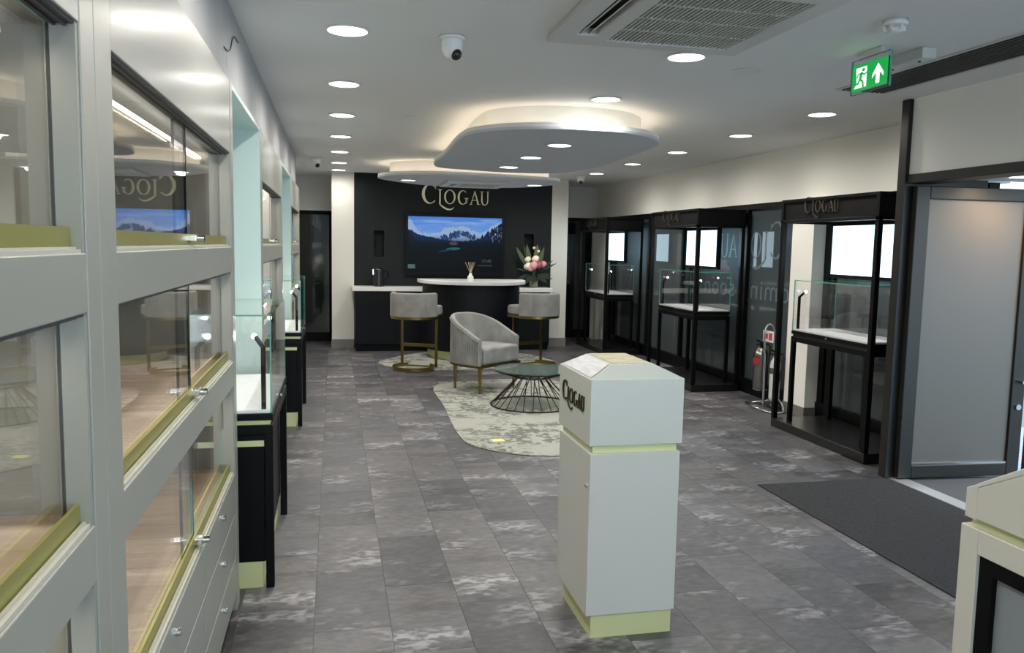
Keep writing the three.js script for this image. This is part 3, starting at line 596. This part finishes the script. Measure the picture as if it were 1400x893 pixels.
// ---------------------------------------------------------------- door mat, note
single('entrance_mat', bx(2.745, 3.73, 0, .006, -4.71, -1.6), M.mat, 'charcoal entrance mat inside the door', 'mat');
{ const g = bx(-.05, .05, 0, .0015, -.04, .04); const n = single('sticky_note', g, M.note, 'small yellow square note on the large rug', 'note'); n.position.set(1.27, .0085, -6.13); n.rotation.y = .2; }

// ---------------------------------------------------------------- pedestal in front
{
  const t = thing('pedestal', 'tall white pedestal with brass plinth and pointed top in mid floor', 'pedestal', [1.155, 0, -3.115]);
  const w = .187, d = .215;
  part(t, 'brass_plinth', bx(-w + .024, w - .01, 0, .096, -d + .03, d - .008), M.brass);
  part(t, 'body', rb(-w, w, .096, .752, -d, d, .003), M.plinth);
  part(t, 'brass_band', bx(-w + .012, w - .012, .752, .783, -d + .012, d - .012), M.brass);
  part(t, 'lock', at(new THREE.CylinderGeometry(.008, .008, .008, 14).rotateZ(R90), -w - .003, .62, d - .03), M.chrome);
  const W = .193, D = .218;
  part(t, 'head', rb(-W, W, .783, 1.045, -D, D, .003), M.plinth);
  const A = [[-W + .004, 1.045, D - .004], [W - .004, 1.045, D - .004], [W - .004, 1.045, -D + .004], [-W + .004, 1.045, -D + .004]], B = [[-.095, 1.095, .165], [.085, 1.095, .165], [.085, 1.095, -.155], [-.095, 1.095, -.155]];
  const quad = (a, b, c, d2) => { const g = new THREE.BufferGeometry(); g.setAttribute('position', new THREE.Float32BufferAttribute([...a, ...b, ...c, ...a, ...c, ...d2], 3)); g.computeVertexNormals(); g.setAttribute('uv', new THREE.Float32BufferAttribute([0, 0, .3, 0, .3, .3, 0, 0, .3, .3, 0, .3], 2)); return g; };
  part(t, 'sloped_top', [0, 1, 2, 3].map(i => quad(A[i], A[(i + 1) % 4], B[(i + 1) % 4], B[i])).concat([quad(B[0], B[1], B[2], B[3])]), M.plinth);
  const mixp = (p, q, k) => p.map((v, i) => v + (q[i] - v) * k);
  { const c = [...A[0]].map((v, i) => (A[0][i] + A[3][i] + B[0][i] + B[3][i]) / 4), up = [-.0012, .002, 0], s = k => mixp(c, k, .9).map((v, i) => v + up[i]); part(t, 'marble_panel', quad(s(A[3]), s(A[0]), s(B[0]), s(B[3])), M.marble, 'white marble inset'); }
  part(t, 'stone_panel', bx(-.085, .075, 1.0945, 1.0975, -.148, .15), M.travertine, 'beige travertine inset');
  word(t, .3, .006, M.letterDark, m => { m.rotation.y = -R90; m.position.set(-W, .905, -.155); });
}
// ---------------------------------------------------------------- low plinth by the door
{
  const t = thing('display_plinth', 'cream display plinth with sloping top and dark framed panel by the mat', 'plinth', [0, 0, 0]);
  const x0 = 1.85, x1 = 2.33, z0 = -2.0, z1 = -1.1;
  const prof = (pts, xa, xb) => { const s = new THREE.Shape(pts.map(p => V(-p[0], p[1]))); const g = new THREE.ExtrudeGeometry(s, { depth: xb - xa, bevelEnabled: true, bevelSize: .003, bevelThickness: .003, bevelSegments: 2 }); g.rotateY(R90); g.translate(xa, 0, 0); return triUV(g); };
  part(t, 'head', prof([[z0 + .012, .772], [z0 + .012, .855], [-1.66, 1.045], [-1.44, 1.045], [z1 - .012, .855], [z1 - .012, .772]], x0 + .015, x1 - .003), M.cream);
  part(t, 'head_panel', prof([[z0 + .055, .776], [z0 + .055, .865], [-1.655, 1.02], [-1.445, 1.02], [z1 - .055, .865], [z1 - .055, .776]], x0 + .004, x0 + .013), M.cream);
  part(t, 'head_edge', [prof([[z0 + .012, .772], [z0 + .012, .855], [z0 + .05, .876], [z0 + .05, .772]], x0 + .004, x0 + .013), prof([[z0 + .052, .878], [-1.66, 1.045], [-1.655, 1.026], [z0 + .052, .87]], x0 + .004, x0 + .013)], M.cream);
  part(t, 'brass_band', bx(x0 + .02, x1 - .02, .745, .772, z0 + .02, z1 - .02), M.brass);
  part(t, 'body_frame', [rb(x0, x1, 0, .745, z0, z0 + .068, .003), rb(x0, x1, 0, .745, z1 - .068, z1, .003), rb(x0, x1, .67, .745, z0 + .068, z1 - .068, .003), rb(x0, x1, 0, .1, z0 + .068, z1 - .068, .003)], M.cream);
  part(t, 'panel_frame', [bx(x0 + .012, x0 + .05, .1, .67, z0 + .068, z0 + .118), bx(x0 + .012, x0 + .05, .1, .67, z1 - .118, z1 - .068), bx(x0 + .012, x0 + .05, .62, .67, z0 + .118, z1 - .118), bx(x0 + .012, x0 + .05, .1, .15, z0 + .118, z1 - .118)], M.black);
  part(t, 'panel', bx(x0 + .03, x0 + .06, .15, .62, z0 + .118, z1 - .118), phys('#8f979a', .25, { clearcoat: .5 }));
}

// ---------------------------------------------------------------- bar, back counter, television
{
  const t = thing('back_counter', 'low black counter with white worktop along the charcoal wall', 'counter', [0, 0, 0]);
  part(t, 'body', rb(.295, 3.17, .1, .87, -11.978, -11.62, .004), M.counter); part(t, 'plinth', bx(.31, 3.155, 0, .1, -11.978, -11.65), M.black);
  part(t, 'worktop', rb(.25, 3.2, .87, .93, -11.978, -11.585, .006), M.worktop);
  for (let i = 0; i < 5; i++) part(t, 'door_panel', rb(.3 + i * .573, .3 + i * .573 + .569, .105, .865, -11.62, -11.602, .003), M.counter);
}
{
  const t = thing('reception_bar', 'curved charcoal bar with white top and brass base', 'bar', [1.885, 0, -11.2]);
  const half = (rx, rz, y0, y1, bev = 0) => { const s = new THREE.Shape(); const p = []; for (let i = 0; i <= 48; i++) { const a = Math.PI * i / 48, ca = Math.cos(a), sa = Math.sin(a); p.push(V(rx * Math.sign(ca) * Math.pow(Math.abs(ca), .8), -rz * Math.pow(sa, .9))); } s.setFromPoints(p); const g = new THREE.ExtrudeGeometry(s, { depth: y1 - y0, bevelEnabled: bev > 0, bevelSize: bev, bevelThickness: bev, bevelSegments: 3, curveSegments: 4 }); g.rotateX(-R90); g.translate(0, y0, 0); return g; };
  part(t, 'top', half(.745, .9, 1.034, 1.068, .008), M.worktop); part(t, 'body', half(.68, .78, .13, 1.026), M.counter); part(t, 'brass_base', half(.6, .68, .008, .13), M.brass);
}
{
  const t = thing('television', 'wall mounted television showing snowy mountains above the bar', 'television', [1.775, 1.548, -12.0]);
  const cv = document.createElement('canvas'); cv.width = 1024; cv.height = 600; const c = cv.getContext('2d');
  let s2 = 99; const rn = () => { s2 = (s2 * 1664525 + 1013904223) >>> 0; return s2 / 4294967296; };
  let gr = c.createLinearGradient(0, 0, 0, 230); gr.addColorStop(0, '#4f8ae6'); gr.addColorStop(1, '#7fb0f0'); c.fillStyle = gr; c.fillRect(0, 0, 1024, 600);
  for (let i = 0; i < 26; i++) { c.fillStyle = `rgba(${150 + rn() * 70},${180 + rn() * 50},245,.18)`; c.beginPath(); c.ellipse(rn() * 1024, 20 + rn() * 110, 60 + rn() * 120, 6 + rn() * 12, 0, 0, 7); c.fill(); }
  const ridge = (base, amp, n, col, seed0, f) => { c.fillStyle = col; c.beginPath(); c.moveTo(0, 600); for (let i = 0; i <= n; i++) { const u = i / n; c.lineTo(u * 1024, f(u) * 600 - (rn() - .5) * amp); } c.lineTo(1024, 600); c.fill(); };
  ridge(0, 26, 60, '#9fbbe4', 1, u => .3 - .14 * Math.exp(-((u - .58) ** 2) / .012) - .1 * Math.exp(-((u - .42) ** 2) / .006) - .24 * Math.exp(-((u - .98) ** 2) / .018) - .26 * Math.exp(-(u ** 2) / .006));
  for (let i = 0; i < 110; i++) { const u = .34 + rn() * .36, y = 118 + Math.abs(u - .56) * 330 + rn() * 60; c.fillStyle = ['#21406f', '#34578c', '#18325c'][i % 3]; c.beginPath(); c.moveTo(u * 1024, y); c.lineTo(u * 1024 + 10 + rn() * 22, y + 24 + rn() * 30); c.lineTo(u * 1024 - 10 + rn() * 6, y + 16 + rn() * 18); c.fill(); }
  for (let i = 0; i < 70; i++) { const u = .78 + rn() * .22, y = 200 - (u - .72) * 560 + rn() * 150; c.fillStyle = ['#0f1d3d', '#162a52', '#0b1630'][i % 3]; c.beginPath(); c.moveTo(u * 1024, y); c.lineTo(u * 1024 + 14 + rn() * 30, y + 40 + rn() * 50); c.lineTo(u * 1024 - 18, y + 30 + rn() * 24); c.fill(); }
  ridge(0, 20, 50, '#152c58', 1, u => .4 - .16 * Math.exp(-(u ** 2) / .01) - .04 * Math.sin(u * 9));
  ridge(0, 14, 40, '#0e1d33', 1, u => .46 - .2 * Math.exp(-((u) ** 2) / .004) - .14 * Math.exp(-((u - 1) ** 2) / .02));
  for (let i = 0; i < 26; i++) { const u = .86 + rn() * .14; c.fillStyle = 'rgba(190,205,235,.6)'; c.fillRect(u * 1024, 90 + rn() * 180, 3 + rn() * 7, 10 + rn() * 26); }
  gr = c.createLinearGradient(0, 200, 0, 600); gr.addColorStop(0, 'rgba(8,20,34,.0)'); gr.addColorStop(.3, 'rgba(4,12,18,.8)'); gr.addColorStop(.6, '#03080d'); gr.addColorStop(1, '#010305'); c.fillStyle = gr; c.fillRect(0, 200, 1024, 400);
  c.fillStyle = '#4a4a48'; c.beginPath(); c.ellipse(490, 285, 46, 20, 0, 0, 7); c.fill();
  c.fillStyle = '#1d6a78'; c.beginPath(); c.ellipse(490, 345, 78, 15, -.05, 0, 7); c.fill(); c.fillStyle = '#11404c'; c.beginPath(); c.ellipse(400, 366, 80, 9, -.2, 0, 7); c.fill();
  c.fillStyle = '#54706f'; c.fillRect(0, 520, 76, 46);
  c.fillStyle = '#6c7480'; c.font = '46px sans-serif'; c.fillText('17:45', 800, 492); c.fillStyle = '#3b414b'; c.fillRect(760, 520, 160, 12);
  const tx = new THREE.CanvasTexture(cv); tx.colorSpace = THREE.SRGBColorSpace;
  const w = .755, h = .465;
  part(t, 'casing', rb(-w, w, -h, h, .004, .05, .006), M.black);
  const pg = new THREE.PlaneGeometry(2 * w - .1, 2 * h - .115); pg.translate(0, .005, .0515); part(t, 'screen', pg, phys('#020202', .35, { specularIntensity: .25, emissive: lin(.5, .5, .5), emissiveMap: tx }), 'screen with blue sky and snowy mountains');
  const rl = new THREE.RectAreaLight(0x4a7cf0, .03, 1.4, .8); rl.position.set(1.775, 1.553, -11.94); rl.rotation.y = Math.PI; rl.name = 'screen_glow'; scene.add(rl);
}
{
  const t = thing('wall_sign', 'raised gold lettering on the charcoal wall above the television', 'sign', [1.272, 2.155, -12.0]);
  word(t, 1.0, .025, M.goldLetter, m => { m.position.z = .012; });
  part(t, 'fixing', [60, 146, 226, 330, 430, 513].map(u => bx(u / 545 - .004, u / 545 + .004, .19, .198, 0, .013)), M.black);
}
// things on the counters
{
  const t = thing('reed_diffuser', 'small glass reed diffuser with pale sticks on the bar top', 'reed diffuser', [1.775, 1.076, -10.55]);
  part(t, 'bottle', rb(-.036, .036, 0, .065, -.036, .036, .008), M.whiteGloss); part(t, 'neck', [cyl(.016, .03, .025, 0, .077, 0), cyl(.018, .018, .02, 0, .097, 0)], M.whiteGloss);
  for (let i = 0; i < 7; i++) { const a = i * .9, s = .012 + .064 * (i % 3 ? 1 : .4); part(t, 'reed', bar([0, .1, 0], [Math.cos(a) * s, .25, Math.sin(a) * s], .0022, 6), M.reed); }
}
{
  const t = thing('coffee_flask', 'black canister with handle on the back counter by the left niche', 'canister', [.63, .93, -11.78]);
  part(t, 'body', lathe([[0, 0], [.075, 0], [.078, .01], [.07, .16], [.066, .19], [.072, .24], [.06, .262], [0, .265]]), M.blackGloss);
  part(t, 'handle', tube([[.068, .22, 0], [.125, .215, 0], [.13, .13, 0], [.072, .09, 0]], .011, 24, 8), M.black); part(t, 'spout', bx(-.085, -.062, .17, .25, -.012, .012), M.chrome);
}
{
  const t = thing('flower_arrangement', 'glass vase of pink and cream roses with palm leaves on the counter', 'flowers', [2.945, .93, -11.77]);
  part(t, 'vase', lathe([[0, 0], [.066, 0], [.07, .006], [.072, .18], [.069, .18], [.066, .012], [0, .01]], 28), M.glass);
  part(t, 'water', cyl(.063, .063, .09, 0, .058, 0), phys('#9fae6c', .05, { transmission: .6, thickness: 0 }));
  for (let i = 0; i < 9; i++) { const a = i * .7; part(t, 'stem', bar([Math.cos(a) * .045, .015, Math.sin(a) * .045], [-Math.cos(a) * .03, .26, -Math.sin(a) * .03], .006, 6), M.stem); }
  const rose = (x, y, z, r, m) => { const gs = [new THREE.SphereGeometry(r * .62, 12, 10).translate(0, 0, 0)]; for (let k = 0; k < 3; k++) for (let i = 0; i < 5; i++) { const g = new THREE.SphereGeometry(r * (.56 + .08 * k), 10, 6, 0, 2.0, .5, 1.5); g.rotateY(i * 1.257 + k * .6); g.translate(Math.cos(-(i * 1.257 + k * .6) + 1) * r * .12 * (k + 1) * -.6, -r * .06 * k, 0); gs.push(g); } const f = part(t, 'rose', gs, m); f.position.set(x, y, z); f.rotation.x = .6 + rr(-.2, .2); };
  rose(-.11, .33, .1, .08, M.roseCream); rose(-.03, .34, .13, .095, M.rosePink); rose(.05, .35, .12, .085, M.roseDeep); rose(.125, .36, .08, .075, M.rosePink); rose(.015, .44, .06, .075, M.roseCream); rose(-.1, .43, .05, .065, M.roseCream); rose(-.07, .29, .13, .06, M.rosePink); rose(.0, .6, .0, .03, M.roseCream); rose(.07, .55, .0, .03, M.roseCream);
  const leaf = (L, w) => { const s = new THREE.Shape(); s.moveTo(0, 0); s.quadraticCurveTo(w, L * .45, 0, L); s.quadraticCurveTo(-w, L * .45, 0, 0); const g = new THREE.ExtrudeGeometry(s, { depth: .003, bevelEnabled: false, curveSegments: 8 }); const p = g.attributes.position; for (let i = 0; i < p.count; i++) { const x = p.getX(i), y = p.getY(i); p.setZ(i, p.getZ(i) - Math.abs(x) * .5 - (y / L) ** 2 * L * .12); } g.computeVertexNormals(); return g; };
  const L = [[-.16, .3, .0, .36, .065, .5, M.leaf], [-.07, .3, -.02, .36, .075, .15, M.leaf], [.05, .3, -.02, .36, .08, -.12, M.leafPale], [.1, .28, .0, .36, .07, -.32, M.leaf], [.1, .26, .02, .3, .03, -1.0, M.leafDark], [.1, .24, .03, .34, .03, -1.15, M.leafDark], [.09, .2, .04, .22, .05, -1.6, M.leafDark], [-.1, .24, .03, .22, .03, 1.35, M.leafDark], [-.1, .2, .05, .2, .06, 1.9, M.leafDark], [-.06, .2, .1, .18, .07, 2.4, M.leafDark], [.05, .2, .1, .2, .07, -2.2, M.leafDark], [0, .2, .1, .15, .08, 2.9, M.leafDark], [-.02, .26, -.04, .4, .07, .32, M.leafDark], [.04, .26, -.05, .38, .07, -.25, M.leafDark], [.08, .2, .08, .25, .04, -1.85, M.leafDark]];
  for (const [x, y, z, l, w, a, m] of L) { const q = part(t, 'leaf', leaf(l, w), m); q.position.set(x * .6, y, z); q.rotation.z = a; q.rotation.x = -.06; }
}

// ---------------------------------------------------------------- upholstered seats
// sweeps a padded wall along a U-shaped plan; top(u) gives its height, ribs the outer channels
function paddedWall(ax, bz, front, thick, bottom, top, ribs, ribDepth) {
  const pts = [], len = [];
  const P = s => { // s in 0..1 from left front round the back to right front
    const arc = Math.PI * (ax + bz) / 2, T = 2 * front + arc, d = s * T;
    if (d < front) return [-ax, front - d, -1, 0];
    if (d > front + arc) return [ax, d - front - arc, 1, 0];
    const a = Math.PI * (d - front) / arc, x = -ax * Math.cos(a), z = -bz * Math.sin(a), n = Math.hypot(x / ax / ax, z / bz / bz); return [x, z, x / ax / ax / n, z / bz / bz / n];
  };
  const N = ribs ? ribs * 6 : 72, prof = [[-.5, 0], [-.5, .45], [-.5, .8], [-.5, 1], [-.4, 1.35], [-.18, 1.6], [.12, 1.6], [.38, 1.35], [.5, 1], [.5, .8], [.5, .4], [.5, 0]], K = prof.length, pos = [], idx = [];
  for (let i = 0; i <= N; i++) {
    const s = i / N, [x, z, nx, nz] = P(s), H = top(s) - thick * .32;
    const rib = ribs ? -ribDepth * Math.pow(Math.abs(Math.cos(Math.PI * s * ribs)), 6) : 0;
    prof.forEach(([o, h], k) => { const y = h <= 1 ? bottom + (H - bottom) * h : H + (h - 1) * thick * .53, off = o * thick + (k >= 8 ? rib : 0); pos.push(x + nx * off, y, z + nz * off); });
  }
  for (let i = 0; i < N; i++) for (let k = 0; k < K - 1; k++) { const a = i * K + k, b = a + 1, c = a + K, d = c + 1; idx.push(a, b, c, b, d, c); }
  for (const i of [0, N]) { const o = i * K, f = i ? 1 : 0; for (let k = 1; k < K - 1; k++) f ? idx.push(o, o + k, o + k + 1) : idx.push(o, o + k + 1, o + k); }
  const g = new THREE.BufferGeometry(); g.setAttribute('position', new THREE.Float32BufferAttribute(pos, 3)); g.setIndex(idx);
  g.computeVertexNormals(); return triUV(g);
}
function seatShape(ax, bz, front, y0, y1, bev, crown = 0) {
  const s = new THREE.Shape(), p = [V(-ax, -front), V(ax, -front)]; for (let i = 0; i <= 24; i++) { const a = Math.PI * i / 24; p.push(V(ax * Math.cos(a), bz * Math.sin(a))); } s.setFromPoints(p);
  const g = new THREE.ExtrudeGeometry(s, { depth: y1 - y0 - 2 * bev, bevelEnabled: bev > 0, bevelSize: bev, bevelThickness: bev, bevelSegments: 4, bevelOffset: -bev }); g.rotateX(-R90); g.translate(0, y0 + bev, 0); return triUV(g);
}
{
  const t = thing('tub_armchair', 'grey velvet tub armchair with channelled back on the large rug', 'armchair', [1.565, .008, -8.47], .686);
  const top = s => { const c = 1 - Math.abs(2 * s - 1), k = Math.sin(Math.min(1, c * 1.12) * Math.PI / 2); return .575 + .23 * Math.pow(k, 1.15); };
  part(t, 'shell', paddedWall(.317, .325, .24, .052, .295, top, 46, .01), M.velvet);
  part(t, 'seat', seatShape(.292, .29, .268, .298, .485, .035), M.velvet);
  part(t, 'piping', tube(Array.from({ length: 41 }, (_, i) => { const s = i / 40, arc = Math.PI * .31, T = .47 + arc, d = s * T; let x, z; if (d < .235) { x = -.345; z = .235 - d; } else if (d > .235 + arc) { x = .345; z = d - .235 - arc; } else { const a = Math.PI * (d - .235) / arc; x = -.345 * Math.cos(a); z = -.355 * Math.sin(a); } return [x, top(s) - .03, z]; }), .006, 120, 6), M.velvet);
  part(t, 'gold_rim', seatShape(.345, .35, .262, .272, .296, 0), M.gold);
  for (const [x, z] of [[-.285, .215], [.285, .215], [-.21, -.2], [.21, -.2]]) part(t, 'leg', bar([x, 0, z], [x, .275, z], .013, 12, .022), M.gold);
}
function stool(pos, turn, label) {
  const t = thing('bar_stool', label, 'bar stool', pos, turn), top = s => .955 - .0 * s;
  // local +z faces the bar
  part(t, 'backrest', paddedWall(.262, .235, .0, .07, .665, top, 0, 0), M.velvet);
  part(t, 'seat', seatShape(.285, .24, .262, .665, .79, .03), M.velvet);
  part(t, 'gold_band', (() => { const o = seatShape(.29, .265, .262, .632, .664, 0); return o; })(), M.gold);
  for (const x of [-.225, .225]) part(t, 'leg', rb(x - .018, x + .018, 0, .632, .2, .214, .003), M.gold);
  part(t, 'footrest', rb(-.207, .207, .255, .295, .2, .214, .003), M.gold);
  const ringPts = (r) => { const o = []; for (let i = 0; i <= 40; i++) { const a = Math.PI * (-.31 + 1.62 * i / 40); o.push(V(r * .265 * Math.cos(a), r * .265 * Math.sin(a))); } return o; };
  const A = ringPts(1), B = ringPts(.95), s = new THREE.Shape([...A, ...B.reverse()]), g = new THREE.ExtrudeGeometry(s, { depth: .045, bevelEnabled: false }); g.rotateX(-R90);
  part(t, 'base_ring', triUV(g), M.gold);
  part(t, 'base_bar', rb(-.225, .225, 0, .02, .2, .214, .002), M.gold);
}
stool([.965, .008, -9.88], Math.PI - .42, 'grey velvet bar stool on gold frame left of the armchair');
stool([2.56, .008, -9.98], Math.PI + .4, 'grey velvet bar stool on gold frame under the flowers');

// ---------------------------------------------------------------- coffee table
{
  const t = thing('coffee_table', 'round glass coffee table on a dark wire base', 'coffee table', [1.89, .008, -7.5]);
  const torus = (r, tr, y) => { const g = new THREE.TorusGeometry(r, tr, 8, 72); g.rotateX(R90); g.translate(0, y, 0); return g; };
  part(t, 'glass_top', cyl(.375, .375, .01, 0, .352, 0, 72), M.tableGlass);
  part(t, 'top_ring', torus(.366, .007, .341), M.copperWire); part(t, 'base_ring', torus(.405, .007, .007), M.copperWire); part(t, 'waist_ring', torus(.15, .004, .272), M.copperWire);
  const n = 28;
  for (let i = 0; i < n; i++) {
    const a = 2 * Math.PI * i / n, b = a + (i % 2 ? .16 : -.1), c = b + (i % 2 ? .12 : -.1), p = (r, y, q) => [r * Math.cos(q), y, r * Math.sin(q)];
    part(t, 'wire', [bar(p(.402, .007, a), p(.15, .272, b), .0045, 6), bar(p(.15, .272, b), p(.362, .338, c), .0045, 6)], M.copperWire);
  }
}
renderer.render(scene, camera);
